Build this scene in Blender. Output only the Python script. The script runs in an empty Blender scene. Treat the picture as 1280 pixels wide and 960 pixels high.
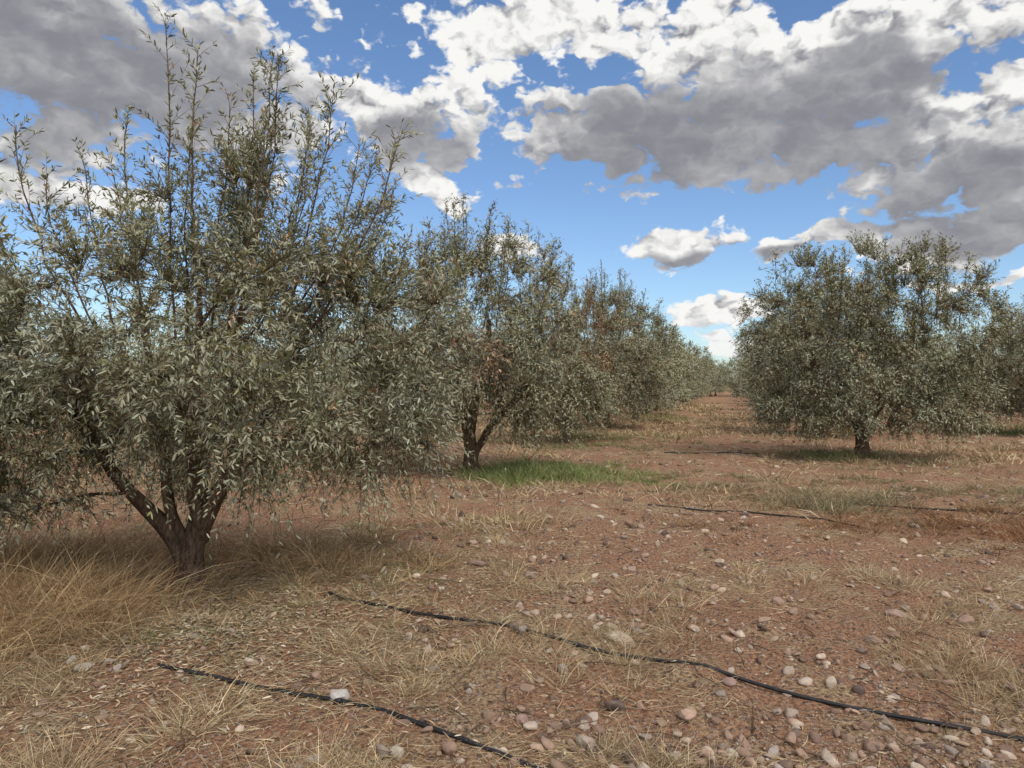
import bpy, bmesh, math
import numpy as np
from mathutils import Vector

RNG = np.random.default_rng(7)
scene = bpy.context.scene
scene.view_settings.view_transform = 'Standard'
scene.view_settings.look = 'None'
scene.view_settings.exposure = 0

# ------------------------------------------------------------------ helpers
def link(ob, parent=None):
    scene.collection.objects.link(ob)
    if parent is not None:
        ob.parent = parent
    return ob

def mesh_np(name, verts, faces, mat, col=None, smooth=False):
    verts = np.ascontiguousarray(verts, dtype=np.float32)
    faces = np.ascontiguousarray(faces, dtype=np.int32)
    m, k = faces.shape
    me = bpy.data.meshes.new(name)
    me.vertices.add(len(verts)); me.vertices.foreach_set("co", verts.ravel())
    me.loops.add(m * k); me.loops.foreach_set("vertex_index", faces.ravel())
    me.polygons.add(m)
    me.polygons.foreach_set("loop_start", np.arange(m, dtype=np.int32) * k)
    me.polygons.foreach_set("use_smooth", np.full(m, smooth, dtype=bool))
    me.update(calc_edges=True)
    if col is not None:
        a = me.attributes.new("col", 'FLOAT_COLOR', 'FACE')
        c = np.ones((m, 4), dtype=np.float32); c[:, :col.shape[1]] = col
        a.data.foreach_set("color", c.ravel())
    me.materials.append(mat)
    return me

def nrm(v):
    return v / (np.linalg.norm(v, axis=-1, keepdims=True) + 1e-9)

def hash2(ix, iy, seed):
    h = (ix.astype(np.int64) * 374761393 + iy.astype(np.int64) * 668265263 + seed * 974634777) & 0x7fffffff
    h = ((h ^ (h >> 13)) * 1274126177) & 0x7fffffff
    h = h ^ (h >> 16)
    return (h & 0xffff) / 65535.0

def vnoise(x, y, s, seed):
    x = np.asarray(x, float) / s; y = np.asarray(y, float) / s
    ix = np.floor(x); iy = np.floor(y)
    fx = x - ix; fy = y - iy
    fx = fx * fx * (3 - 2 * fx); fy = fy * fy * (3 - 2 * fy)
    a = hash2(ix, iy, seed); b = hash2(ix + 1, iy, seed)
    c = hash2(ix, iy + 1, seed); d = hash2(ix + 1, iy + 1, seed)
    return (a * (1 - fx) + b * fx) * (1 - fy) + (c * (1 - fx) + d * fx) * fy

def ground_h(x, y):
    x = np.asarray(x, float); y = np.asarray(y, float)
    r = np.sqrt(x * x + y * y)
    f = np.clip(1.0 - (r - 15) / 60, 0.0, 1)
    h = (vnoise(x, y, 3.1, 1) - .5) * .12 * f + (vnoise(x, y, .8, 2) - .5) * .075 * f
    h += (vnoise(x, y, .27, 3) - .5) * .045 * f + (vnoise(x, y, .11, 4) - .5) * .032 * f
    return h

# ------------------------------------------------------------------ materials
def new_mat(name):
    m = bpy.data.materials.new(name); m.use_nodes = True
    nt = m.node_tree; nt.nodes.clear()
    out = nt.nodes.new('ShaderNodeOutputMaterial')
    return m, nt, out

def mat_leaf(name, under=(.50, .50, .36), transl=.14, gloss=True):
    m, nt, out = new_mat(name); N = nt.nodes; L = nt.links
    at = N.new('ShaderNodeAttribute'); at.attribute_name = 'col'
    c = at.outputs['Color']
    geo = N.new('ShaderNodeNewGeometry')
    mul = N.new('ShaderNodeMath'); mul.operation = 'MULTIPLY'
    L.new(geo.outputs['Backfacing'], mul.inputs[0]); L.new(at.outputs['Alpha'], mul.inputs[1])
    mx = N.new('ShaderNodeMix'); mx.data_type = 'RGBA'
    L.new(mul.outputs[0], mx.inputs[0]); L.new(c, mx.inputs[6])
    mx.inputs[7].default_value = (*under, 1)
    c = mx.outputs[2]
    if not gloss:
        p = N.new('ShaderNodeBsdfDiffuse'); L.new(c, p.inputs['Color'])
        L.new(p.outputs[0], out.inputs[0])
        return m
    p = N.new('ShaderNodeBsdfPrincipled'); p.inputs['Roughness'].default_value = .45
    p.inputs['Specular IOR Level'].default_value = .45
    L.new(c, p.inputs['Base Color'])
    t = N.new('ShaderNodeBsdfTranslucent'); L.new(at.outputs['Color'], t.inputs['Color'])
    ms = N.new('ShaderNodeMixShader'); ms.inputs[0].default_value = transl
    L.new(p.outputs[0], ms.inputs[1]); L.new(t.outputs[0], ms.inputs[2])
    L.new(ms.outputs[0], out.inputs[0])
    return m

def mat_blade(name):
    m, nt, out = new_mat(name); N = nt.nodes; L = nt.links
    at = N.new('ShaderNodeAttribute'); at.attribute_name = 'col'
    p = N.new('ShaderNodeBsdfDiffuse'); L.new(at.outputs['Color'], p.inputs['Color'])
    L.new(p.outputs[0], out.inputs[0])
    return m

def mat_bark():
    m, nt, out = new_mat('olive_bark'); N = nt.nodes; L = nt.links
    tc = N.new('ShaderNodeTexCoord')
    mp = N.new('ShaderNodeMapping'); mp.inputs['Scale'].default_value = (1, 1, .3)
    L.new(tc.outputs['Object'], mp.inputs[0])
    n = N.new('ShaderNodeTexNoise'); n.inputs['Scale'].default_value = 38; n.inputs['Detail'].default_value = 4
    n.inputs['Roughness'].default_value = .7
    L.new(mp.outputs[0], n.inputs['Vector'])
    r = N.new('ShaderNodeValToRGB'); e = r.color_ramp.elements
    e[0].position = .3; e[0].color = (.04, .027, .019, 1); e[1].position = .72; e[1].color = (.28, .19, .13, 1)
    L.new(n.outputs['Fac'], r.inputs[0])
    p = N.new('ShaderNodeBsdfDiffuse')
    L.new(r.outputs[0], p.inputs['Color'])
    b = N.new('ShaderNodeBump'); b.inputs['Strength'].default_value = .9; b.inputs['Distance'].default_value = .03
    L.new(n.outputs['Fac'], b.inputs['Height']); L.new(b.outputs[0], p.inputs['Normal'])
    L.new(p.outputs[0], out.inputs[0])
    return m

def mat_stone():
    m, nt, out = new_mat('stone'); N = nt.nodes; L = nt.links
    at = N.new('ShaderNodeAttribute'); at.attribute_name = 'col'
    tc = N.new('ShaderNodeTexCoord')
    n = N.new('ShaderNodeTexNoise'); n.inputs['Scale'].default_value = 55; n.inputs['Detail'].default_value = 4
    n.inputs['Roughness'].default_value = .7
    L.new(tc.outputs['Object'], n.inputs['Vector'])
    mr = N.new('ShaderNodeMapRange'); mr.inputs[3].default_value = .5; mr.inputs[4].default_value = 1.4
    L.new(n.outputs['Fac'], mr.inputs[0])
    vm = N.new('ShaderNodeVectorMath'); vm.operation = 'SCALE'
    L.new(at.outputs['Color'], vm.inputs[0]); L.new(mr.outputs[0], vm.inputs['Scale'])
    n2 = N.new('ShaderNodeTexNoise'); n2.inputs['Scale'].default_value = 14; n2.inputs['Detail'].default_value = 2
    L.new(tc.outputs['Object'], n2.inputs['Vector'])
    mr2 = N.new('ShaderNodeMapRange'); mr2.inputs[1].default_value = .42; mr2.inputs[2].default_value = .68
    mr2.inputs[4].default_value = .5
    L.new(n2.outputs['Fac'], mr2.inputs[0])
    mx = N.new('ShaderNodeMix'); mx.data_type = 'RGBA'
    L.new(mr2.outputs[0], mx.inputs[0]); L.new(vm.outputs[0], mx.inputs[6]); mx.inputs[7].default_value = (.40, .255, .17, 1)
    p = N.new('ShaderNodeBsdfDiffuse')
    L.new(mx.outputs[2], p.inputs['Color'])
    b = N.new('ShaderNodeBump'); b.inputs['Strength'].default_value = .6; b.inputs['Distance'].default_value = .008
    L.new(n.outputs['Fac'], b.inputs['Height']); L.new(b.outputs[0], p.inputs['Normal'])
    L.new(p.outputs[0], out.inputs[0])
    return m

def mat_simple(name, c, rough=.6, dust=None):
    m, nt, out = new_mat(name); N = nt.nodes; L = nt.links
    p = N.new('ShaderNodeBsdfPrincipled'); p.inputs['Roughness'].default_value = rough
    tc = N.new('ShaderNodeTexCoord')
    n = N.new('ShaderNodeTexNoise'); n.inputs['Scale'].default_value = 30; n.inputs['Detail'].default_value = 5
    L.new(tc.outputs['Object'], n.inputs['Vector'])
    mr = N.new('ShaderNodeMapRange'); mr.inputs[1].default_value = .45; mr.inputs[2].default_value = .75
    L.new(n.outputs['Fac'], mr.inputs[0])
    mx = N.new('ShaderNodeMix'); mx.data_type = 'RGBA'
    L.new(mr.outputs[0], mx.inputs[0]); mx.inputs[6].default_value = (*c, 1)
    mx.inputs[7].default_value = (*(dust or c), 1)
    L.new(mx.outputs[2], p.inputs['Base Color'])
    L.new(p.outputs[0], out.inputs[0])
    return m

def mat_ground():
    m, nt, out = new_mat('stony_red_soil'); N = nt.nodes; L = nt.links
    tc = N.new('ShaderNodeTexCoord'); O = tc.outputs['Object']
    def noise(s, d=5, r=.6):
        n = N.new('ShaderNodeTexNoise'); n.noise_dimensions = '2D'; n.inputs['Scale'].default_value = s
        n.inputs['Detail'].default_value = d; n.inputs['Roughness'].default_value = r
        L.new(O, n.inputs['Vector']); return n.outputs['Fac']
    def ramp(f, a, b):
        r = N.new('ShaderNodeMapRange'); r.interpolation_type = 'SMOOTHSTEP'
        r.inputs[1].default_value = a; r.inputs[2].default_value = b
        L.new(f, r.inputs[0]); return r.outputs[0]
    def mix(f, a, b):
        x = N.new('ShaderNodeMix'); x.data_type = 'RGBA'
        if isinstance(f, float): x.inputs[0].default_value = f
        else: L.new(f, x.inputs[0])
        for s, i in ((a, 6), (b, 7)):
            if isinstance(s, tuple): x.inputs[i].default_value = (*s, 1)
            else: L.new(s, x.inputs[i])
        return x.outputs[2]
    fine = noise(40, 5, .75)
    soil = mix(ramp(fine, .35, .65), (.28, .135, .078), (.60, .35, .215))
    straw = mix(ramp(fine, .38, .62), (.28, .18, .10), (.68, .51, .31))
    c = mix(ramp(noise(1.3, 6, .75), .45, .68), soil, straw)
    v = N.new('ShaderNodeTexVoronoi'); v.voronoi_dimensions = '2D'; v.inputs['Scale'].default_value = 30
    L.new(O, v.inputs['Vector'])
    inv = ramp(v.outputs['Distance'], .42, .2)
    sep = N.new('ShaderNodeSeparateColor'); L.new(v.outputs['Color'], sep.inputs[0])
    sel = ramp(sep.outputs[0], .55, .6)
    pm = N.new('ShaderNodeMath'); pm.operation = 'MULTIPLY'; L.new(inv, pm.inputs[0]); L.new(sel, pm.inputs[1])
    c = mix(pm.outputs[0], c, mix(sep.outputs[1], (.16, .11, .085), (.58, .44, .33)))
    p = N.new('ShaderNodeBsdfDiffuse')
    L.new(c, p.inputs['Color'])
    a1 = N.new('ShaderNodeMath'); a1.operation = 'MULTIPLY_ADD'; L.new(pm.outputs[0], a1.inputs[0])
    a1.inputs[1].default_value = .5; L.new(fine, a1.inputs[2])
    b = N.new('ShaderNodeBump'); b.inputs['Strength'].default_value = 1; b.inputs['Distance'].default_value = .03
    L.new(a1.outputs[0], b.inputs['Height']); L.new(b.outputs[0], p.inputs['Normal'])
    L.new(p.outputs[0], out.inputs[0])
    return m

M_LEAF = mat_leaf('olive_leaf')
M_LEAF2 = mat_leaf('olive_leaf_matte', gloss=False)
M_GRASS = mat_blade('dry_grass_blade')
M_BARK = mat_bark()
M_STONE = mat_stone()
M_GROUND = mat_ground()
M_PIPE = mat_simple('black_polythene', (.012, .012, .013), .42, (.05, .04, .035))
M_OLIVE = mat_simple('olive_fruit', (.20, .25, .07), .35, (.26, .30, .09))

# ------------------------------------------------------------------ ground
def spaced(a, b, s0, k):
    out = [a]; v = a
    while v < b:
        v += max(s0, k * abs(v)); out.append(v)
    return np.array(out)
ys = np.concatenate([-spaced(2, 400, .5, .15)[::-1], np.arange(-1.8, 2, .2), spaced(2, 2500, .035, .0135)])
xp = spaced(0, 2000, .045, .028)
xs = np.concatenate([-xp[1:][::-1], xp])
X, Y = np.meshgrid(xs, ys)
V = np.stack([X, Y, ground_h(X, Y)], -1).reshape(-1, 3)
nx, ny = len(xs), len(ys)
idx = np.arange(nx * ny).reshape(ny, nx)
F = np.stack([idx[:-1, :-1], idx[:-1, 1:], idx[1:, 1:], idx[1:, :-1]], -1).reshape(-1, 4)
link(bpy.data.objects.new('ground', mesh_np('ground', V, F, M_GROUND, smooth=True)))

# ------------------------------------------------------------------ tubes
class Tubes:
    def __init__(s): s.v = []; s.f = []; s.n = 0
    def add(s, pts, rad, k=6, gnarl=0., seed=0):
        pts = np.asarray(pts, float); rad = np.asarray(rad, float); m = len(pts)
        T = nrm(np.gradient(pts, axis=0))
        ref = np.array([0.3, 0.9, 0.1]) if abs(T[0][2]) > .6 else np.array([0, 0, 1.])
        A = nrm(np.cross(T, ref)); B = np.cross(T, A)
        th = np.arange(k) * 2 * np.pi / k
        R = np.repeat(rad[:, None], k, 1)
        if gnarl:
            hh = np.arange(m)[:, None] * 0.35
            R = R * (1 + gnarl * (np.sin(th * 3 + hh + seed) + .6 * np.sin(th * 5 - hh * 2.1 + seed * 2) + .5 * np.sin(hh * 3.3 + th * 2)))
        P = pts[:, None] + R[..., None] * (np.cos(th)[None, :, None] * A[:, None] + np.sin(th)[None, :, None] * B[:, None])
        s.v.append(P.reshape(-1, 3))
        i = np.arange(m * k).reshape(m, k) + s.n
        j = np.roll(i, -1, 1)
        s.f.append(np.stack([i[:-1], j[:-1], j[1:], i[1:]], -1).reshape(-1, 4))
        s.n += m * k
    def add_twigs(s, P0, D0, L, droop, r, seg=3):
        n = len(P0); t = np.linspace(0, 1, seg + 1)
        C = P0[:, None] + D0[:, None] * (L[:, None] * t)[..., None]
        C[..., 2] -= droop[:, None] * L[:, None] * t * t
        A = nrm(np.cross(D0, np.array([.31, .2, .93]))); B = np.cross(D0, A)
        th = np.arange(3) * 2 * np.pi / 3
        off = np.cos(th)[None, :, None] * A[:, None] + np.sin(th)[None, :, None] * B[:, None]
        rr = r[:, None] * (1 - .7 * t)
        P = C[:, :, None] + rr[:, :, None, None] * off[:, None]
        s.v.append(P.reshape(-1, 3))
        i = np.arange(n * (seg + 1) * 3).reshape(n, seg + 1, 3) + s.n
        j = np.roll(i, -1, 2)
        s.f.append(np.stack([i[:, :-1], j[:, :-1], j[:, 1:], i[:, 1:]], -1).reshape(-1, 4))
        s.n += n * (seg + 1) * 3
    def mesh(s, name, mat):
        return mesh_np(name, np.concatenate(s.v), np.concatenate(s.f), mat, smooth=True)

def leaf_mesh(name, P, D, S, L, W, col, mat, hexa=True):
    N = np.cross(D, S)
    if hexa:
        pr = [(0, 0, 0), (.3, .46, .1), (.68, .4, .06), (1, 0, -.12), (.68, -.4, .06), (.3, -.46, .1)]
    else:
        pr = [(0, 0, 0), (.45, .5, .1), (1, 0, 0), (.45, -.5, .1)]
    k = len(pr)
    V = np.stack([P + D * (a * L)[:, None] + S * (b * W)[:, None] + N * (c * W)[:, None] for a, b, c in pr], 1)
    F = np.arange(len(P) * k).reshape(-1, k)
    return mesh_np(name, V.reshape(-1, 3), F, mat, col)

# ------------------------------------------------------------------ olive trees
def build_tree(name, seed, stems, envs, shoots, leafL, leafW, tw_per, leaf_n, hexa,
               dead=.03, tone=(.26, .26, .135), tube_k=6, fruit=0, deadzone=None, zmin=.5, twl=1., twigs=True):
    r = np.random.default_rng(seed)
    T = Tubes(); nodes = []; nrad = []
    for i, (pts, r0, r1) in enumerate(stems):
        pts = np.array(pts, float)
        t = np.linspace(0, len(pts) - 1, 14); P = np.stack([np.interp(t, np.arange(len(pts)), pts[:, a]) for a in range(3)], 1)
        P[1:] += r.normal(0, .018, (13, 3))
        P[1:-1] = (P[:-2] + 2 * P[1:-1] + P[2:]) / 4
        rad = r0 + (r1 - r0) * np.linspace(0, 1, 14) ** .8
        if pts[0][2] < .1:
            rad[0] *= 1.5; rad[1] *= 1.15
        T.add(P, rad, 12 if tube_k > 4 else 6, .10, seed + i * 1.7)
        for q, rr in zip(P[5:], rad[5:]): nodes.append(q); nrad.append(rr)
    cl = []
    for (cx, cy, cz, rx, ry, rz, n) in envs:
        k = 0
        while k < n:
            d = nrm(r.normal(size=3)); rr = r.uniform(.2, 1) ** .5
            p = np.array([cx, cy, cz]) + d * rr * np.array([rx, ry, rz])
            if p[2] < zmin: continue
            if cl and min(np.linalg.norm(p - q[0]) for q in cl) < .26 and r.random() < .85: continue
            cl.append((p, nrm((p - np.array([cx, cy, cz])) / np.array([rx, ry, rz]) + 1e-6))); k += 1
    fork = np.array([0, 0, .7])
    cl.sort(key=lambda c: np.linalg.norm(c[0] - fork))
    tP, tD, tL, tDr, tR, tC, tDead, tN = [], [], [], [], [], [], [], []
    tone = np.array(tone)
    def clump_color():
        a = r.random()
        c = tone * (.5 + .85 * r.random())
        if a < .3: c = c * .6 + np.array([.30, .28, .12]) * .5
        elif a < .58: c = c * .6 + np.array([.36, .38, .27]) * .5
        return c
    for p, od in cl:
        na = np.array(nodes)
        cost = np.linalg.norm(na - p, axis=1) + .7 * np.maximum(0, na[:, 2] - p[2] + .1)
        i = int(np.argmin(cost)); q = na[i]; dist = np.linalg.norm(p - q)
        t = np.linspace(0, 1, 7)[:, None]
        mid = (p + q) / 2 + np.array([0, 0, .14 * dist]) + r.normal(0, .06 * dist + .01, 3)
        path = (1 - t) ** 2 * q + 2 * t * (1 - t) * mid + t * t * p
        path[1:-1] += r.normal(0, .012, (5, 3))
        r0 = min(nrad[i] * .75, .007 + .013 * dist)
        rad = np.linspace(r0, min(.005, r0), 7)
        T.add(path, rad, tube_k, 0)
        for a in range(2, 7): nodes.append(path[a]); nrad.append(rad[a])
        n = int(tw_per * r.uniform(.65, 1.35))
        ti = r.uniform(.45, 1, n)[:, None]
        P0 = (1 - ti) ** 2 * q + 2 * ti * (1 - ti) * mid + ti * ti * p
        up = .1 + .6 * max(0, od[2])
        D = nrm(od * .7 + r.normal(0, .62, (n, 3)) + np.array([0, 0, up]))
        L = r.uniform(.25, .56, n) * twl
        dr = r.uniform(.1, .8, n) * (1.1 - max(0, od[2]))
        L *= np.clip((P0[:, 2] - .2) / .9, .45, 1)
        c = clump_color(); isd = 1. if r.random() < dead else 0.
        if deadzone is not None:
            z = deadzone
            if np.linalg.norm((p - np.array(z[:3])) / z[3]) < 1 and r.random() < z[4]: isd = 1.
        tP.append(P0); tD.append(D); tL.append(L); tDr.append(dr); tR.append(np.full(n, .0032))
        tC.append(np.repeat(c[None], n, 0)); tDead.append(np.where(r.random(n) < .04, 1, isd))
        tN.append(np.full(n, leaf_n * (1. if not isd else .75)))
    for (bx, by, bz, tx, ty, tz, dens) in shoots:
        b = np.array([bx, by, bz]); e = np.array([tx, ty, tz]); ln = np.linalg.norm(e - b)
        t = np.linspace(0, 1, 10)[:, None]
        mid = (b + e) / 2 + np.array([(tx - bx) * .25, (ty - by) * .25, 0]) + r.normal(0, .05, 3)
        path = (1 - t) ** 2 * b + 2 * t * (1 - t) * mid + t * t * e + r.normal(0, .012, (10, 3))
        T.add(path, np.linspace(.011 * min(1, ln / 1.6), .003, 10), max(4, tube_k - 1), 0)
        n = int(dens * ln)
        ti = np.sort(r.uniform(.1, 1., n)) ** .85
        P0 = np.stack([np.interp(ti, t[:, 0], path[:, a]) for a in range(3)], 1)
        ang = r.uniform(0, 2 * np.pi, n)
        D = nrm(np.stack([np.cos(ang) * .6, np.sin(ang) * .6, r.uniform(.1, 1.0, n)], 1) + nrm(e - b) * .35)
        L = (.62 - .42 * ti) * r.uniform(.6, 1.3, n)
        c = clump_color()
        tP.append(P0); tD.append(D); tL.append(L); tDr.append(r.uniform(0, .4, n)); tR.append(np.full(n, .0024))
        tC.append(np.repeat(c[None], n, 0)); tDead.append((r.random(n) < .04).astype(float))
        tN.append(np.full(n, leaf_n * .9))
        m = 7
        q = np.linspace(.25, .92, m)
        A = np.stack([np.interp(q, t[:, 0], path[:, a]) for a in range(3)], 1)
        tP.append(A); tD.append(np.repeat(nrm(e - mid)[None], m, 0)); tL.append(np.full(m, .25)); tDr.append(np.zeros(m))
        tR.append(np.full(m, .002)); tC.append(np.repeat(c[None], m, 0)); tDead.append(np.zeros(m)); tN.append(np.full(m, leaf_n * .9))
    P0 = np.concatenate(tP); D0 = np.concatenate(tD); L = np.concatenate(tL); dr = np.concatenate(tDr)
    C = np.concatenate(tC); dd = np.concatenate(tDead); NN = np.concatenate(tN); RR = np.concatenate(tR)
    if twigs: T.add_twigs(P0, D0, L, dr, RR * (1 if hexa else 1.5), 3 if hexa else 1)
    cnt = np.maximum(3, (NN * L / .45 * r.uniform(.75, 1.2, len(L)))).astype(int)
    ii = np.repeat(np.arange(len(L)), cnt)
    t = r.uniform(.05, 1.0, len(ii))
    P = P0[ii] + D0[ii] * (L[ii] * t)[:, None]; P[:, 2] -= dr[ii] * L[ii] * t * t
    Tn = D0[ii].copy(); Tn[:, 2] -= 2 * dr[ii] * t; Tn = nrm(Tn)
    R = r.normal(size=(len(ii), 3)); R = nrm(R - Tn * np.sum(R * Tn, 1, keepdims=True))
    D = nrm(Tn * .75 + R * .8)
    U = nrm(np.array([0, 0, 1.]) + r.normal(0, .6, (len(ii), 3)))
    S = nrm(np.cross(U, D))
    ll = leafL * r.uniform(.6, 1.2, len(ii)); ww = leafW * r.uniform(.7, 1.25, len(ii))
    col = C[ii] * r.uniform(.6, 1.45, (len(ii), 1))
    dc = np.array([.46, .31, .18]) * r.uniform(.5, 1.4, (len(ii), 1))
    dm = (dd[ii] > .5) | (r.random(len(ii)) < .02)
    col[dm] = dc[dm]
    ll[dm] *= .85
    col = np.concatenate([col, np.where(dm, .08, .68)[:, None]], 1)
    out = {'wood': T.mesh(name + '_wood', M_BARK),
           'leaf': leaf_mesh(name + '_leaf', P, D, S, ll, ww, col, M_LEAF if hexa else M_LEAF2, hexa)}
    if fruit:
        sel = r.choice(len(P), fruit, replace=False)
        bm = bmesh.new(); bmesh.ops.create_icosphere(bm, subdivisions=2, radius=1)
        tv = np.array([v.co[:] for v in bm.verts]); tf = np.array([[v.index for v in f.verts] for f in bm.faces]); bm.free()
        V = P[sel][:, None] + np.array([0, 0, -.018]) + tv[None] * np.array([.0075, .0075, .0105])
        F = tf[None] + (np.arange(fruit) * len(tv))[:, None, None]
        out['fruit'] = mesh_np(name + '_fruit', V.reshape(-1, 3), F.reshape(-1, 3), M_OLIVE, smooth=True)
    return out

def place_tree(data, x, y, rot=0., s=1., parent=None, sz=None):
    if parent is None:
        e = bpy.data.objects.new('olive_tree', None); link(e)
        e.location = (x, y, float(ground_h(x, y)) - .02); e.rotation_euler = (0, 0, rot); e.scale = (s, s, sz or s)
        link(bpy.data.objects.new('trunk_and_branches', data['wood']), e)
        link(bpy.data.objects.new('foliage', data['leaf']), e)
        if 'fruit' in data: link(bpy.data.objects.new('olives', data['fruit']), e)
    else:
        for k in ('wood', 'leaf'):
            o = link(bpy.data.objects.new('trunk_and_branches' if k == 'wood' else 'foliage', data[k]), parent)
            o.location = (x, y, 0); o.rotation_euler = (0, 0, rot); o.scale = (s, s, sz or s)

# foreground tree
stems1 = [([(0, 0, -.05), (.0, .02, .22), (-.08, 0, .42), (-.36, -.05, .75), (-.62, -.12, 1.15), (-1.0, -.2, 1.7)], .10, .028),
          ([(.03, 0, -.05), (.05, 0, .25), (.1, .0, .5), (.3, .0, .86), (.55, .1, 1.3), (.85, .15, 1.75)], .11, .028),
          ([(.02, .06, -.05), (.02, .05, .3), (.05, .1, .6), (.05, .2, 1.1), (-.05, .3, 1.7), (0, .3, 2.4)], .095, .02),
          ([(.1, .02, .4), (.12, -.05, .6), (.1, -.15, .9), (.15, -.3, 1.4), (.3, -.4, 2.0)], .065, .02),
          ([(-.02, .02, .3), (-.1, -.03, .6), (-.14, -.05, .95), (-.25, .05, 1.5), (-.4, .1, 2.2)], .06, .018)]
envs1 = [(.05, .1, 2.0, 1.85, 1.5, .85, 66), (1.35, .25, 1.85, .85, .9, .8, 32), (-1.65, -.2, 1.7, 1.0, 1.0, .7, 30),
         (.65, .1, 2.8, .95, .7, .6, 17), (-1.3, -.75, 1.2, .65, .4, .45, 16), (1.4, .1, 1.25, .65, .7, .35, 14),
         (.75, -.6, 1.35, .7, .5, .3, 14), (-2.1, .1, 1.1, .8, .8, .5, 20), (-1.7, .1, 2.4, .8, .7, .4, 7), (0, -.9, 1.65, .8, .4, .3, 10),
         (-.75, -.6, 1.25, .45, .4, .25, 8), (-1.7, -.5, .8, .8, .6, .25, 18), (.55, .5, 1.2, .8, .5, .2, 8), (-.6, .7, 1.2, 1., .5, .3, 10)]
sh = [(-.23, 4.65, 14), (.59, 4.50, 18), (.77, 4.25, 20), (.24, 4.2, 16), (-.64, 3.93, 14), (1.18, 4.0, 20),
      (1.71, 3.65, 18), (-1.4, 3.8, 14), (-1.1, 3.7, 14), (1.43, 3.5, 18), (.42, 3.85, 18), (-.05, 3.8, 14),
      (-.9, 3.3, 14), (.95, 3.75, 20), (-1.75, 3.3, 16), (.0, 3.4, 16), (.7, 3.7, 20), (1.0, 3.4, 20), (-.4, 3.3, 15), (-2.2, 3.2, 16),
      (.35, 3.6, 18), (.55, 3.9, 20), (1.3, 3.7, 18), (.48, 4.2, 20), (.85, 3.95, 20), (1.6, 3.3, 20)]
shoots1 = []
for i, (x, z, d) in enumerate(sh):
    yy = RNG.uniform(-.35, .5)
    shoots1.append((x * .6 + RNG.normal(0, .06), yy * .6, 2.0, x, yy, z - .12, d))
tree1 = build_tree('front_olive', 11, stems1, envs1, shoots1, .056, .0125, 26, 25, True, dead=.025, fruit=900, zmin=.6, twl=.9)
place_tree(tree1, -2.56, 5.8)

def rshoots(n, rx, z0, z1, seed, d=18):
    r = np.random.default_rng(seed); o = []
    for i in range(n):
        a = r.uniform(0, 2 * np.pi); q = r.uniform(.1, 1) ** .6 * rx
        x, y = q * math.cos(a), q * math.sin(a)
        zz = z1 - (z1 - z0) * (q / rx) ** 1.5 - r.uniform(0, .35)
        o.append((x * .8, y * .8, zz - 1.4, x, y, zz, d))
    return o

stems2 = [([(0, 0, -.05), (-.02, 0, .3), (-.06, 0, .7), (-.12, 0, 1.15), (-.5, .1, 1.8), (-1, .2, 2.4)], .16, .05),
          ([(.0, 0, .25), (.12, 0, .5), (.35, -.1, .8), (.7, -.2, 1.25), (1.3, -.2, 1.8)], .09, .04),
          ([(-.05, .02, .6), (0, .1, 1.1), (.2, .2, 1.8), (.3, .1, 2.8)], .12, .04),
          ([(-.05, 0, .8), (-.1, -.5, 1.3), (-.2, -1, 1.9)], .07, .03)]
envs2 = [(0, 0, 2.75, 2.1, 2.1, 1.4, 96), (1.4, -.1, 1.9, 1.1, 1.2, 1.0, 36), (-1.5, 0, 1.8, 1.1, 1.3, 1.0, 36),
         (0, -1.2, 1.9, 1.3, .7, .6, 18), (0, 0, 3.6, 1.3, 1.3, .7, 22), (.7, -.9, 1.35, .55, .5, .35, 12), (-1, -.8, 1.1, 1, .7, .35, 14), (1.6, 0, 1.1, .7, 1, .35, 12)]
tree2 = build_tree('second_olive', 22, stems2, envs2, rshoots(18, 1.9, 3.8, 5.2, 5), .080, .020, 23, 15, False, dead=.03, tube_k=5)
place_tree(tree2, -.73, 13.4)

stems3 = [([(0, 0, -.05), (.03, 0, .6), (-.02, .03, 1.2), (.1, .1, 2.0), (.1, .1, 3.2)], .12, .04),
          ([(0, 0, .9), (-.4, 0, 1.4), (-.9, .1, 2.3), (-1.1, .1, 3.6)], .07, .03),
          ([(0, 0, 1.0), (.5, 0, 1.5), (1.1, .1, 2.2)], .07, .03),
          ([(0, 0, .8), (.1, -.6, 1.4), (0, -1.1, 2)], .06, .03)]
envs3 = [(0, 0, 2.4, 2.3, 2.2, 1.5, 84), (.8, 0, 3.0, 1.4, 1.3, 1.3, 36), (0, -1, 1.5, 1.6, .8, .8, 20), (-.7, 0, 3.9, .9, .8, 1.3, 20), (0, 0, 1.2, 2.2, 1.9, .5, 22),
         (-1.6, 0, 2.4, 1.0, 1.2, 1.3, 20)]
sh3 = rshoots(14, 1.8, 4.0, 5.0, 8, 14) + [(-.9, 0, 3, -1.05, .1, 6.0, 14), (-.8, 0, 3, -.75, -.1, 5.7, 14), (-1, 0, 3, -1.4, 0, 5.4, 14), (-.6, 0, 3, -.45, 0, 5.4, 14), (-.3, 0, 3, .1, 0, 5.1, 14)]
tree3 = build_tree('third_olive', 33, stems3, envs3, sh3, .088, .022, 19, 13, False, dead=.14, tone=(.27, .25, .13), tube_k=5,
                   deadzone=(-.3, -.6, 3.3, 1.9, .65))
place_tree(tree3, 1.49, 20.2)

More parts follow.
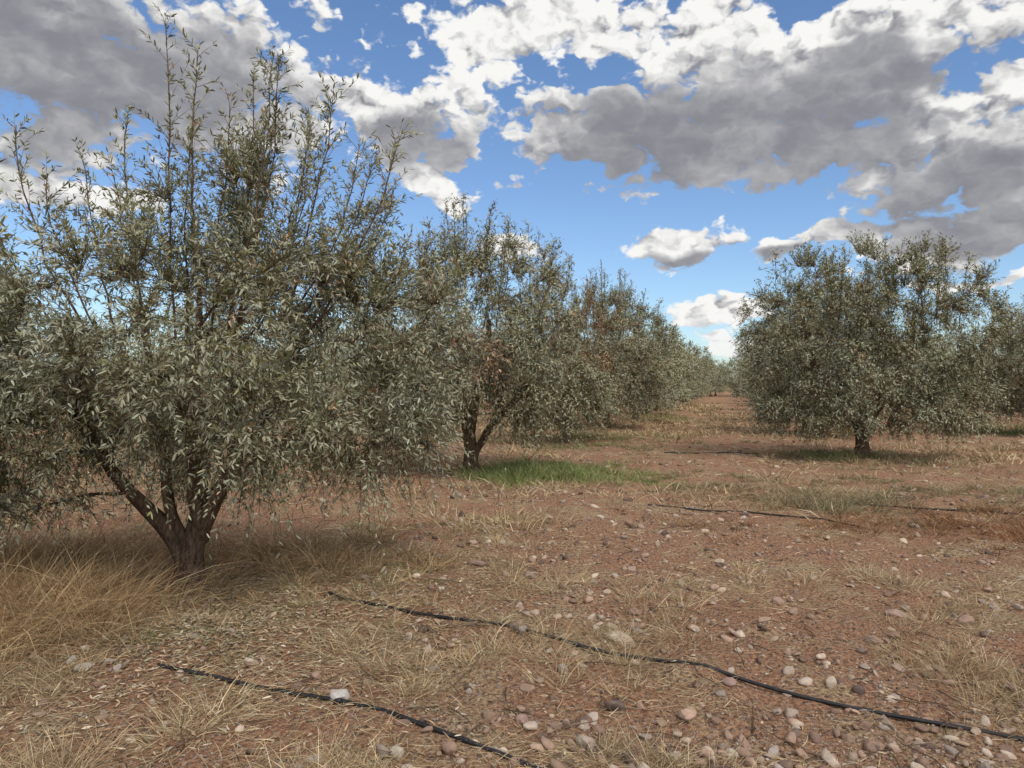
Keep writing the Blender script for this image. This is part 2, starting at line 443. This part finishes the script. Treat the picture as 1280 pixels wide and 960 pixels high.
stems4 = [([(0, 0, -.05), (.02, 0, .35), (0, .0, .7), (-.5, .1, 1.3), (-1.1, .1, 2.2), (-1.2, .1, 3)], .15, .05),
          ([(0, 0, .4), (.15, 0, .8), (.7, .1, 1.4), (1.2, .2, 2.2), (1.2, .2, 3)], .11, .04),
          ([(0, 0, .6), (0, .2, 1.1), (.1, .4, 1.9), (0, .4, 2.8)], .09, .04),
          ([(0, 0, .5), (.0, -.5, .9), (-.1, -1, 1.3)], .07, .03)]
envs4 = [(-1.05, 0, 2.65, 1.4, 1.7, 1.5, 66), (1.15, 0, 2.7, 1.5, 1.7, 1.65, 88), (0, 0, 1.9, 2.5, 2.0, 1.0, 50), (.1, 0, 3.1, 1.5, 1.5, 1.1, 30),
         (-1.5, -.2, 1.2, .9, 1.2, .6, 20), (1.7, -.2, 1.3, .9, 1.2, .6, 20), (0, -.9, 1.05, 1.5, .7, .4, 20), (0, 0, .9, 2.2, 1.8, .35, 24)]
sh4 = rshoots(9, 1.1, 4.0, 4.7, 9, 20)
sh4 = [(a - .95, b, c, d - .95, e, f + .0, g) for a, b, c, d, e, f, g in sh4] + [(a + 1.1, b, c, d + 1.1, e, f + .15, g) for a, b, c, d, e, f, g in rshoots(9, 1.1, 4.0, 4.7, 10, 20)]
tree4 = build_tree('right_olive', 44, stems4, envs4, sh4, .084, .0215, 23, 14, False, dead=.015, tone=(.235, .24, .125), tube_k=5, zmin=.6)
place_tree(tree4, 7.55, 16.0, 0, 1.05)

lite = []
for i in range(2):
    lite.append(build_tree('row_olive', 60 + i, stems2 if i else stems4,
        [(0, 0, 2.3, 2.4, 2.3, 1.7, 70), (.8 - 1.6 * i, 0, 2.9, 1.5, 1.5, 1.5, 30), (0, 0, 1.1, 2.4, 2.3, .5, 26)],
        rshoots(8, 1.8, 3.8, 4.8, 70 + i, 9), .14, .042, 16, 7, False, dead=.04, tube_k=4, twigs=False, tone=(.22, .225, .115)))

rr = np.random.default_rng(99)
far = bpy.data.objects.new('distant_olive_trees', None); link(far)
SL = .298
def rowx(k, y): return -2.56 + SL * (y - 5.8) + 7.07 * k
for k in range(-3, 5):
    y = {0: 26.5, 1: 23.2, 2: 23.0}.get(k, None)
    if y is None: y = 6.6 + (k * 3.1) % 3
    while y < (105 if k in (0, 1) else 70):
        x = rowx(k, y) + rr.uniform(-.3, .3)
        if abs(x) < y * .8 + 5:
            s = rr.uniform(.98, 1.1)
            if y < 28 and k >= 0: d = [tree4, tree2][rr.integers(0, 2)]
            else: d = lite[rr.integers(0, 2)]
            if k == 2 and y < 24: s = 1.0; d = tree2
            place_tree(d, x, y, rr.uniform(0, 6.28), s, None if (y < 45 and -1 <= k <= 3) else far, sz=s * rr.uniform(.92, 1.08))
        y += 5.6 if k == 0 else 7.2
for x, y in [(25, 93), (29, 95), (21, 97), (33, 99), (27.5, 100), (23, 104)]:
    place_tree(lite[0], x, y, rr.uniform(0, 6), 1.05, far)
for i in range(36):
    x = -70 + 175 * (i + rr.uniform(0, 1)) / 36; y = rr.uniform(80, 92) + (25 if 5 < x < 40 else 0)
    place_tree(lite[i % 2], x, y, rr.uniform(0, 6), rr.uniform(1, 1.25), far)

# ------------------------------------------------------------------ stones
def rocks(name, P, size, cols, sub, seed):
    r = np.random.default_rng(seed); n = len(P)
    bm = bmesh.new(); bmesh.ops.create_icosphere(bm, subdivisions=sub, radius=1)
    tv = np.array([v.co[:] for v in bm.verts]); tf = np.array([[v.index for v in f.verts] for f in bm.faces]); bm.free()
    temps = []
    for i in range(12):
        v = tv.copy()
        for _ in range(9):
            d = nrm(r.normal(size=3)); c = r.uniform(.4, .8); q = v @ d
            v -= np.outer(np.maximum(0, q - c) * .95, d)
        v *= (1 + .08 * np.sin(v @ r.normal(0, 2.2, 3) + r.uniform(0, 6)))[:, None]
        temps.append(v)
    temps = np.array(temps)
    V = temps[r.integers(0, 12, n)] * (np.stack([r.uniform(.8, 1.35, n), r.uniform(.6, .95, n), r.uniform(.45, .8, n)], 1) * size[:, None])[:, None]
    a = r.uniform(0, 6.28, n); tl = r.normal(0, .3, n)
    x = V[..., 0] * np.cos(tl)[:, None] - V[..., 2] * np.sin(tl)[:, None]
    z = V[..., 0] * np.sin(tl)[:, None] + V[..., 2] * np.cos(tl)[:, None]; y = V[..., 1]
    X = x * np.cos(a)[:, None] - y * np.sin(a)[:, None]; Y = x * np.sin(a)[:, None] + y * np.cos(a)[:, None]
    V = np.stack([X, Y, z], -1) + P[:, None]
    F = tf[None] + (np.arange(n) * len(tv))[:, None, None]
    col = np.repeat(cols, len(tf), 0)
    return mesh_np(name, V.reshape(-1, 3), F.reshape(-1, 3), M_STONE, col, smooth=(sub > 1))

def spread(n, y0, y1, seed, k=.85, inv=.5):
    r = np.random.default_rng(seed)
    a = 1 / r.uniform(1 / y1, 1 / y0, n); b = np.exp(r.uniform(math.log(y0), math.log(y1), n))
    y = np.where(r.random(n) < inv, a, b)
    x = r.uniform(-1, 1, n) * (k * y + .6)
    return x, y

def stone_cols(n, r):
    pal = np.array([[.40, .28, .20], [.54, .42, .31], [.28, .185, .14], [.66, .54, .42], [.18, .13, .105], [.46, .31, .23], [.43, .36, .30]])
    return pal[r.integers(0, len(pal), n)] * r.uniform(.65, 1.15, (n, 1))

r = np.random.default_rng(5)
def stone_mask(x, y):
    m = vnoise(x, y, 1.3, 21) * .55 + vnoise(x, y, .5, 22) * .45
    left = np.clip((x + .28 * y - .2) / 1.5, .12, 1)
    return np.clip((m - .3) * 2.6, .06, .8) * left
x, y = spread(22000, 2.5, 20, 3); keep = r.random(len(x)) < stone_mask(x, y); x, y = x[keep], y[keep]
sz = (.008 + .040 * r.random(len(x)) ** 3.0) * np.clip(y / 7, 1, 1.6)
P = np.stack([x, y, ground_h(x, y) + sz * .18], 1)
link(bpy.data.objects.new('field_stones', rocks('field_stones', P, sz, stone_cols(len(x), r), 2, 1)))
x, y = spread(70000, 2.4, 24, 4); keep = r.random(len(x)) < stone_mask(x, y) + .14; x, y = x[keep], y[keep]
sz = r.uniform(.003, .010, len(x)) * np.maximum(1, y / 6)
P = np.stack([x, y, ground_h(x, y) + sz * .2], 1)
link(bpy.data.objects.new('gravel', rocks('gravel', P, sz, stone_cols(len(x), r), 1, 2)))
big = [(.67, 4.55, .085, (.54, .45, .33)), (-.49, 3.12, .06, (.50, .42, .33)), (1.58, 3.98, .045, (.62, .50, .40)),
       (1.40, 4.62, .05, (.44, .31, .25)), (.50, 3.6, .055, (.10, .09, .09)), (.37, 3.42, .05, (.52, .42, .35)),
       (-.50, 4.4, .05, (.47, .38, .30)), (.15, 5.9, .075, (.34, .25, .20)), (1.9, 5.3, .07, (.40, .27, .22)), (2.6, 5.0, .07, (.42, .30, .25)),
       (3.0, 4.9, .07, (.40, .27, .22)), (1.15, 3.9, .045, (.40, .27, .23)), (.05, 3.4, .045, (.38, .25, .22)), (1.7, 3.3, .05, (.50, .38, .34)),
       (-.86, 3.0, .04, (.38, .30, .25)), (.2, 3.3, .04, (.33, .22, .18)), (-.3, 6.4, .08, (.36, .25, .20)), (1.0, 6.2, .05, (.40, .30, .25)),
       (2.2, 4.2, .05, (.44, .32, .25)), (2.05, 3.2, .04, (.50, .40, .34)), (.1, 4.9, .04, (.46, .36, .28))]
rb = np.random.default_rng(8)
for i in range(120):
    yy = 1 / rb.uniform(1 / 9, 1 / 2.9); xx = rb.uniform(-.14, .74) * yy
    big.append((xx, yy, rb.uniform(.022, .056), tuple(stone_cols(1, rb)[0] * 1.15)))
P = np.array([(a, b, float(ground_h(a, b)) + c * .15) for a, b, c, _ in big])
link(bpy.data.objects.new('large_stones', rocks('large_stones', P, np.array([b[2] for b in big]), np.array([b[3] for b in big]), 3, 6)))
P = np.array([(-.86, 3.72, float(ground_h(-.86, 3.72)) + .02)])
link(bpy.data.objects.new('pale_stone', rocks('pale_stone', P, np.array([.095]), np.array([(.62, .59, .54)]), 3, 12)))
P = np.array([(-2.45, 4.22, .0), (-2.34, 4.28, .0), (-2.25, 4.2, .0), (-2.56, 4.3, .0)]); P[:, 2] = ground_h(P[:, 0], P[:, 1]) + .014
link(bpy.data.objects.new('pale_stone', rocks('pale_stone2', P, np.array([.055, .04, .03, .035]), np.array([(.45, .40, .35)] * 4), 3, 14)))

# ------------------------------------------------------------------ blades / straw
def blades(name, P, D, L, W, bend, col, mat=M_GRASS, seg=3):
    n = len(P)
    side = nrm(np.cross(D, np.random.default_rng(1).normal(size=(n, 3))))
    t = np.linspace(0, 1, seg + 1)
    C = P[:, None] + D[:, None] * (L[:, None] * t)[..., None] + bend[:, None] * (t * t)[None, :, None]
    w = W[:, None] * (1 - .8 * t ** 2)
    A = C - side[:, None] * (w / 2)[..., None]; B = C + side[:, None] * (w / 2)[..., None]
    V = np.stack([A, B], 2)
    i = np.arange(n * (seg + 1) * 2).reshape(n, seg + 1, 2)
    F = np.stack([i[:, :-1, 0], i[:, :-1, 1], i[:, 1:, 1], i[:, 1:, 0]], -1).reshape(-1, 4)
    ob = bpy.data.objects.new(name, mesh_np(name, V.reshape(-1, 3), F, mat, np.repeat(col, seg, 0)))
    return link(ob)

def straw_cols(n, r, lo=.5, hi=1.25):
    pal = np.array([[.68, .52, .31], [.58, .43, .24], [.76, .62, .40], [.42, .27, .15], [.52, .43, .25]])
    return pal[r.integers(0, len(pal), n)] * r.uniform(lo, hi, (n, 1))

r = np.random.default_rng(15)
x, y = spread(90000, 2.3, 45, 31, k=.9, inv=.5)
m = vnoise(x, y, .9, 41) * .5 + vnoise(x, y, .3, 42) * .5
left = np.clip((-x - .1 * y) / 1.5, -.03, .10)
keep = r.random(len(x)) < np.clip((m + left - .44) * 4, .07, 1); x, y = x[keep], y[keep]; n = len(x)
a = r.uniform(0, 6.28, n); pit = r.uniform(-.05, .28, n)
D = nrm(np.stack([np.cos(a), np.sin(a), pit], 1))
L = r.uniform(.03, .15, n) * np.maximum(1, y / 8)
W = r.uniform(.0012, .0034, n) * np.maximum(1, y / 4.5)
bend = r.normal(0, .18, (n, 3)) * L[:, None]; bend[:, 2] = -np.abs(bend[:, 2]) * .4
P = np.stack([x, y, ground_h(x, y) + r.uniform(.002, .016, n)], 1)
blades('dry_straw', P, D, L, W, bend, straw_cols(n, r), seg=2)

def tufts(name, centers, per, h, spreadr, colf, seed, wmul=1., lean=.45, curl=.4, seg=2):
    r = np.random.default_rng(seed); c = np.repeat(np.asarray(centers, float), per, 0); n = len(c)
    a = r.uniform(0, 6.28, n); q = r.uniform(0, 1, n) ** .7 * spreadr * c[:, 2]
    x = c[:, 0] + np.cos(a) * q; y = c[:, 1] + np.sin(a) * q
    hs = c[:, 2]
    P = np.stack([x, y, ground_h(x, y) - .005], 1)
    D = nrm(np.stack([np.cos(a) * lean, np.sin(a) * lean, np.ones(n)], 1) + r.normal(0, .28, (n, 3)))
    L = r.uniform(.3, 1.1, n) * h * hs
    W = r.uniform(.0014, .0032, n) * np.maximum(1, y / 5) * wmul
    b = np.stack([np.cos(a), np.sin(a), -np.ones(n) * .8], 1) * (L * curl * r.uniform(0, 1.2, n))[:, None]
    tint = np.repeat(r.uniform(.65, 1.2, (len(centers), 1)), per, 0)
    return blades(name, P, D, L, W, b, colf(n, r) * tint, seg=seg)

x, y = spread(3400, 2.6, 30, 51, k=.9, inv=.5)
m = vnoise(x, y, 1.4, 61) * .5 + vnoise(x, y, .5, 62) * .5
keep = m > .555; x, y = x[keep], y[keep]
tufts('dry_grass', np.stack([x, y, r.uniform(.4, 1.6, len(x))], 1), 42, .14, .10, straw_cols, 71, lean=.8, wmul=1.1, seg=3)
x = r.uniform(-14, 22, 7500); y = r.uniform(7.5, 60, 7500)
rowd = np.abs(((x - rowx(0, y)) / 7.07 + .5) % 1 - .5)
m = vnoise(x, y, 2.6, 63) * .6 + vnoise(x, y, .9, 64) * .4 + np.clip(.22 - rowd, 0, .2) * .6
keep = (m > .52) & (np.abs(x) < y * .9 + 1); x, y = x[keep], y[keep]
tufts('dry_grass', np.stack([x, y, r.uniform(.4, 1.6, len(x))], 1), 24, .19, .28, straw_cols, 72, wmul=1.9, lean=.7)

def brown(n, r):
    pal = np.array([[.56, .36, .19], [.45, .27, .14], [.70, .51, .29], [.30, .18, .10], [.60, .47, .26]])
    return pal[r.integers(0, 5, n)] * r.uniform(.6, 1.25, (n, 1))
def region(n, x0, x1, y0, y1, seed, hmin=.6, hmax=1.3):
    r = np.random.default_rng(seed); return np.stack([r.uniform(x0, x1, n), r.uniform(y0, y1, n), r.uniform(hmin, hmax, n)], 1)
def blob(n, cx, cy, sx, sy, seed, hmin=.6, hmax=1.3):
    r = np.random.default_rng(seed); return np.stack([r.normal(cx, sx, n), r.normal(cy, sy, n), r.uniform(hmin, hmax, n)], 1)
c = np.concatenate([blob(170, -4.0, 5.4, .65, .7, 81, .6, 1.4), blob(90, -3.3, 4.9, .4, .4, 181, .4, 1.1), blob(60, -1.8, 6.6, .5, .5, 82, .25, .8), blob(40, -3.0, 5.7, .4, .4, 83, .3, .8)])
tufts('dry_weeds', c, 70, .5, .24, brown, 84, wmul=1.2, lean=.65, curl=.7, seg=3)
c = blob(150, 5.6, 8.2, 1.6, .5, 85, .3, 1.1)
def redbrown(n, r): return brown(n, r) * np.array([.68, .55, .52])
tufts('dry_weeds', c, 60, .24, .18, redbrown, 86, wmul=1.1, lean=.9)
def greyg(n, r):
    pal = np.array([[.28, .25, .14], [.35, .30, .17], [.22, .21, .11], [.44, .34, .20]])
    return pal[r.integers(0, 4, n)] * r.uniform(.6, 1.3, (n, 1))
tufts('scrub', np.concatenate([blob(55, 4.2, 9.7, .5, .6, 87), blob(60, 6.8, 11, 1.3, 1, 88, .4, .9), blob(40, 3, 12, .7, 1, 90, .4, .8)]), 60, .26, .2, greyg, 89, wmul=1.1, lean=.8)
def green(n, r):
    pal = np.array([[.20, .23, .08], [.27, .29, .12], [.33, .31, .14], [.14, .17, .06], [.45, .37, .20]])
    return pal[r.integers(0, 5, n)] * r.uniform(.6, 1.3, (n, 1))
tufts('green_weeds', np.concatenate([blob(150, -1.5, 6.1, .6, .7, 91, .4, 1.1), blob(80, -2.0, 4.8, .6, .35, 92, .4, .9), blob(30, -1.2, 8, .7, .7, 93)]), 30, .12, .12, green, 94, lean=.8)
def bright(n, r):
    pal = np.array([[.23, .33, .09], [.29, .39, .12], [.17, .25, .07], [.37, .38, .17], [.54, .46, .25]])
    return pal[r.integers(0, 5, n)] * r.uniform(.6, 1.2, (n, 1))
tufts('green_grass', np.concatenate([blob(150, .35, 13.0, .5, .5, 95, .5, 1.4), blob(60, 1.4, 13.2, .6, .7, 96, .2, .8)]), 70, .28, .24, bright, 97, lean=.5)
tufts('green_grass', np.concatenate([blob(90, 7.2, 16, .9, .8, 98, .4, 1.), blob(130, 1.8, 20.5, 1.6, 1.6, 99, .4, .9), region(60, 5, 8, 30, 40, 100)]), 45, .25, .28, lambda n, r: (greyg(n, r) + bright(n, r)) * .5, 101, lean=.6)
tufts('green_grass', region(90, 15, 24, 20, 28, 102, .5, 1.), 40, .45, .3, lambda n, r: bright(n, r) * .9 + .05, 103, lean=.4, wmul=1.5)

# fallen olive leaves under first tree
r = np.random.default_rng(120)
n = 14000
a = r.uniform(0, 6.28, n); q = np.abs(r.normal(0, 1.5, n))
x = -2.0 + np.cos(a) * q * 1.1; y = 4.9 + np.sin(a) * q * .95
P = np.stack([x, y, ground_h(x, y) + r.uniform(.004, .018, n)], 1)
a = r.uniform(0, 6.28, n); D = nrm(np.stack([np.cos(a), np.sin(a), r.normal(0, .22, n)], 1))
S = nrm(np.cross(nrm(np.array([0, 0, 1.]) + r.normal(0, .3, (n, 3))), D))
pal = np.array([[.54, .41, .25], [.44, .29, .16], [.66, .56, .41], [.33, .21, .13], [.36, .34, .23]])
col = pal[r.integers(0, 5, n)] * r.uniform(.6, 1.2, (n, 1))
link(bpy.data.objects.new('fallen_leaves', leaf_mesh('fallen_leaves', P, D, S, r.uniform(.03, .055, n), r.uniform(.007, .012, n), col, M_GRASS)))

# fallen twigs
T = Tubes(); r = np.random.default_rng(130)
x, y = spread(320, 2.6, 12, 131)
x = np.concatenate([x, [-.55, -.5, -.7]]); y = np.concatenate([y, [6.2, 6.3, 6.1]])
for i in range(len(x)):
    a = r.uniform(0, 6.28); ln = r.uniform(.1, .4)
    t = np.linspace(0, ln, 6)
    px = x[i] + np.cos(a) * t + r.normal(0, .008, 6); py = y[i] + np.sin(a) * t + r.normal(0, .008, 6)
    T.add(np.stack([px, py, ground_h(px, py) + .012 + r.uniform(0, .15) * t], 1), np.linspace(.004, .0015, 6), 4)
link(bpy.data.objects.new('fallen_twigs', T.mesh('fallen_twigs', M_BARK)))

# ------------------------------------------------------------------ irrigation pipes
def pipe(pts, rad=.0105):
    pts = np.array(pts, float); seg = np.r_[0, np.cumsum(np.linalg.norm(np.diff(pts, axis=0), axis=1))]
    n = max(30, int(seg[-1] / .06)); s = np.linspace(0, seg[-1], n)
    x = np.interp(s, seg, pts[:, 0]); y = np.interp(s, seg, pts[:, 1])
    for _ in range(12):
        x[1:-1] = (x[:-2] + 2 * x[1:-1] + x[2:]) / 4; y[1:-1] = (y[:-2] + 2 * y[1:-1] + y[2:]) / 4
    y += .008 * np.sin(s * 2.1) + .004 * np.sin(s * 5.3)
    z = ground_h(x, y)
    zz = z.copy()
    for _ in range(25): zz[1:-1] = (zz[:-2] + 2 * zz[1:-1] + zz[2:]) / 4
    z = np.maximum(zz, z - .006) + rad * .95
    for _ in range(3): z[1:-1] = (z[:-2] + 2 * z[1:-1] + z[2:]) / 4
    T = Tubes(); T.add(np.stack([x, y, z], 1), np.full(n, rad), 12)
    for k in range(8, n - 4, 13):
        d = np.array([x[k + 1] - x[k], y[k + 1] - y[k], z[k + 1] - z[k]]); d /= np.linalg.norm(d)
        c = np.array([x[k], y[k], z[k]])
        T.add(np.array([c - d * .022, c - d * .02, c + d * .02, c + d * .022]), [rad, rad * 1.25, rad * 1.25, rad], 12)
    link(bpy.data.objects.new('irrigation_pipe', T.mesh('irrigation_pipe', M_PIPE)))
pipe([(-2.02, 4.22), (-1.85, 4.13), (-1.35, 3.88), (-.84, 3.66), (-.4, 3.35), (0, 3.06), (.5, 2.7), (1.1, 2.3)])
pipe([(-1.36, 5.5), (-1.27, 5.34), (-.42, 4.85), (.29, 4.45), (.94, 4.13), (1.3, 3.93), (1.65, 3.73), (2.36, 3.41), (3.2, 3.0)])
pipe([(1.79, 9.75), (2.6, 9.4), (3.3, 8.9), (3.9, 8.3)], .010)
pipe([(4.4, 9.75), (5.0, 9.45), (5.5, 9.0), (6.5, 8.4), (8, 7.6)], .011)
pipe([(3.6, 17.5), (4.6, 17.0), (5.6, 16.8)], .013)

# ------------------------------------------------------------------ sun
sun_az = math.radians(150); sun_el = math.radians(50)
sd = Vector((math.sin(sun_az) * math.cos(sun_el), math.cos(sun_az) * math.cos(sun_el), math.sin(sun_el)))
sl = bpy.data.lights.new('sun', 'SUN'); sl.energy = 2.0; sl.angle = math.radians(26); sl.color = (1, .93, .82)
so = bpy.data.objects.new('sun', sl); link(so)
so.rotation_euler = (-sd).to_track_quat('-Z', 'Y').to_euler()

# ------------------------------------------------------------------ sky with clouds
w = bpy.data.worlds.new('World'); scene.world = w; w.use_nodes = True
try:
    w.cycles.sampling_method = 'MANUAL'; w.cycles.sample_map_resolution = 256
except Exception as ex: print(ex)
nt = w.node_tree; nt.nodes.clear(); N = nt.nodes; L = nt.links
def setin(sock, v):
    if isinstance(v, bpy.types.NodeSocket): L.new(v, sock)
    else: sock.default_value = v
def M(op, a, b=None, c=None, clamp=False):
    n = N.new('ShaderNodeMath'); n.operation = op; n.use_clamp = clamp
    setin(n.inputs[0], a)
    if b is not None: setin(n.inputs[1], b)
    if c is not None: setin(n.inputs[2], c)
    return n.outputs[0]
def VM(op, a, b=None, c=None, out=0):
    n = N.new('ShaderNodeVectorMath'); n.operation = op
    setin(n.inputs[0], a)
    if b is not None:
        if op == 'SCALE': setin(n.inputs['Scale'], b)
        else: setin(n.inputs[1], b)
    if c is not None: setin(n.inputs[2], c)
    return n.outputs[out]
def SS(f, a, b, lo=0., hi=1.):
    n = N.new('ShaderNodeMapRange'); n.interpolation_type = 'SMOOTHSTEP'
    setin(n.inputs[0], f); n.inputs[1].default_value = a; n.inputs[2].default_value = b
    n.inputs[3].default_value = lo; n.inputs[4].default_value = hi
    return n.outputs[0]
def NZ(vec, s, d, r):
    n = N.new('ShaderNodeTexNoise'); n.noise_dimensions = '2D'; n.inputs['Scale'].default_value = s
    n.inputs['Detail'].default_value = d; n.inputs['Roughness'].default_value = r
    L.new(vec, n.inputs['Vector']); return n
def VO(vec, s, d):
    n = N.new('ShaderNodeTexVoronoi'); n.feature = 'F1'; n.voronoi_dimensions = '2D'
    n.inputs['Scale'].default_value = s; n.inputs['Detail'].default_value = d
    n.inputs['Roughness'].default_value = .6
    L.new(vec, n.inputs['Vector']); return n.outputs['Distance']
def MIX(f, a, b, mode='MIX'):
    x = N.new('ShaderNodeMix'); x.data_type = 'RGBA'; x.blend_type = mode; setin(x.inputs[0], f)
    for s, i in ((a, 6), (b, 7)):
        if isinstance(s, tuple): x.inputs[i].default_value = (*s, 1)
        else: L.new(s, x.inputs[i])
    return x.outputs[2]
tc = N.new('ShaderNodeTexCoord'); dirv = tc.outputs['Generated']
sep = N.new('ShaderNodeSeparateXYZ'); L.new(dirv, sep.inputs[0])
az = M('ARCTAN2', sep.outputs[0], sep.outputs[1]); el = M('ARCSINE', sep.outputs[2])
cmb = N.new('ShaderNodeCombineXYZ'); L.new(az, cmb.inputs[0]); L.new(el, cmb.inputs[1])
st = VM('MULTIPLY', cmb.outputs[0], (1, 1.5, 1))
wn = NZ(st, 7, 3, .55)
wv = VM('SUBTRACT', wn.outputs['Color'], (.5, .5, .5))
wn2 = NZ(st, 22, 3, .6)
wv2 = VM('SUBTRACT', wn2.outputs['Color'], (.5, .5, .5))
Pw = VM('ADD', cmb.outputs[0], VM('SCALE', wv, .09))
stw = VM('ADD', st, VM('SCALE', wv2, .05))
fb = NZ(st, 8, 6, .6).outputs['Fac']
v1 = VO(stw, 17, 2)
v2 = VO(VM('ADD', stw, (.007, .018, .0)), 17, 2)
def AE(a, b): return math.atan(a), math.atan(b / math.sqrt(1 + a * a))
clouds = [(-.60, .45, .36, .13), (-.42, .37, .17, .07), (-.15, .36, .14, .085), (-.24, .40, .1, .06), (.03, .475, .15, .05),
          (.10, .35, .13, .06), (.25, .34, .25, .085), (.45, .37, .2, .09), (.47, .46, .26, .06), (.62, .33, .2, .12), (.25, .46, .14, .06),
          (.25, .19, .082, .032), (.36, .19, .04, .022), (.45, .21, .10, .026), (.64, .225, .16, .045),
          (.27, .083, .075, .018), (.30, .055, .06, .011), (-.11, .262, .05, .024),
          (-.55, .25, .07, .025), (-.67, .28, .09, .05), (.0, .18, .05, .02), (.66, .15, .09, .010)]
def field(Pv, lst):
    acc = None
    for a, b, ra, rb in lst:
        ca, ce = AE(a, b)
        d = VM('LENGTH', VM('MULTIPLY_ADD', Pv, (1 / ra, 1 / rb, 0), (-ca / ra, -ce / rb, 0)), out=1)
        acc = d if acc is None else M('MINIMUM', acc, d)
    return M('SUBTRACT', 1., acc)
f = field(Pw, clouds)
msk = M('MAXIMUM', M('SUBTRACT', M('ABSOLUTE', az), .70), M('SUBTRACT', el, .54))
msk = SS(msk, 0., .12, -2., 0.)
gen = M('ADD', M('MULTIPLY', M('SUBTRACT', wn.outputs['Fac'], .43), 5.), msk)
f = M('MINIMUM', M('MAXIMUM', f, gen), .8)
den = M('ADD', f, M('MULTIPLY', M('SUBTRACT', fb, .5), 1.8))
den = M('ADD', den, M('MULTIPLY', M('SUBTRACT', .75, v1), .75))
alpha = SS(den, .0, .28)
thick = SS(den, .1, 1.3)
darkb = field(Pw, [(-.60, .42, .34, .12), (.22, .325, .27, .10), (.42, .33, .16, .09), (.64, .26, .2, .07), (.5, .42, .15, .04), (-.12, .32, .1, .05), (.36, .18, .035, .014), (.25, .165, .075, .016), (.66, .2, .15, .02)])
darkb = M('ADD', darkb, M('MULTIPLY', M('SUBTRACT', fb, .5), 1.1))
dk = SS(darkb, -.35, .6)
relief = M('MULTIPLY', M('SUBTRACT', v2, v1), M('SUBTRACT', 1.1, M('MULTIPLY', dk, .9)))
shade = M('ADD', M('MULTIPLY', thick, .14), M('MULTIPLY', dk, .76))
shade = M('ADD', shade, M('MULTIPLY', M('SUBTRACT', .5, fb), .9))
shade = M('SUBTRACT', shade, relief)
shade = SS(shade, -.15, 1.0)
ccol = MIX(shade, (6.3, 6.25, 6.1), (1.6, 1.63, 1.85))
sky = N.new('ShaderNodeTexSky'); sky.sky_type = 'NISHITA'; sky.sun_disc = False
sky.sun_elevation = sun_el; sky.sun_rotation = sun_az; sky.air_density = 1.; sky.dust_density = .5; sky.ozone_density = 1.5
skyc = MIX(1., sky.outputs[0], (.74, .86, 1.0), 'MULTIPLY')
hz = SS(sep.outputs[2], 0., .08, .6, 1.)
al = M('MULTIPLY', alpha, hz)
fin = MIX(al, skyc, ccol)
bg = N.new('ShaderNodeBackground'); bg.inputs['Strength'].default_value = .15
L.new(fin, bg.inputs['Color'])
wo = N.new('ShaderNodeOutputWorld'); L.new(bg.outputs[0], wo.inputs[0])

# ------------------------------------------------------------------ camera
cam = bpy.data.cameras.new('camera'); cam.lens = 26; cam.sensor_width = 36; cam.clip_start = .05; cam.clip_end = 5000
co = bpy.data.objects.new('camera', cam); link(co)
co.location = (0, 0, 1.6); co.rotation_euler = (math.radians(90), 0, 0)
scene.camera = co
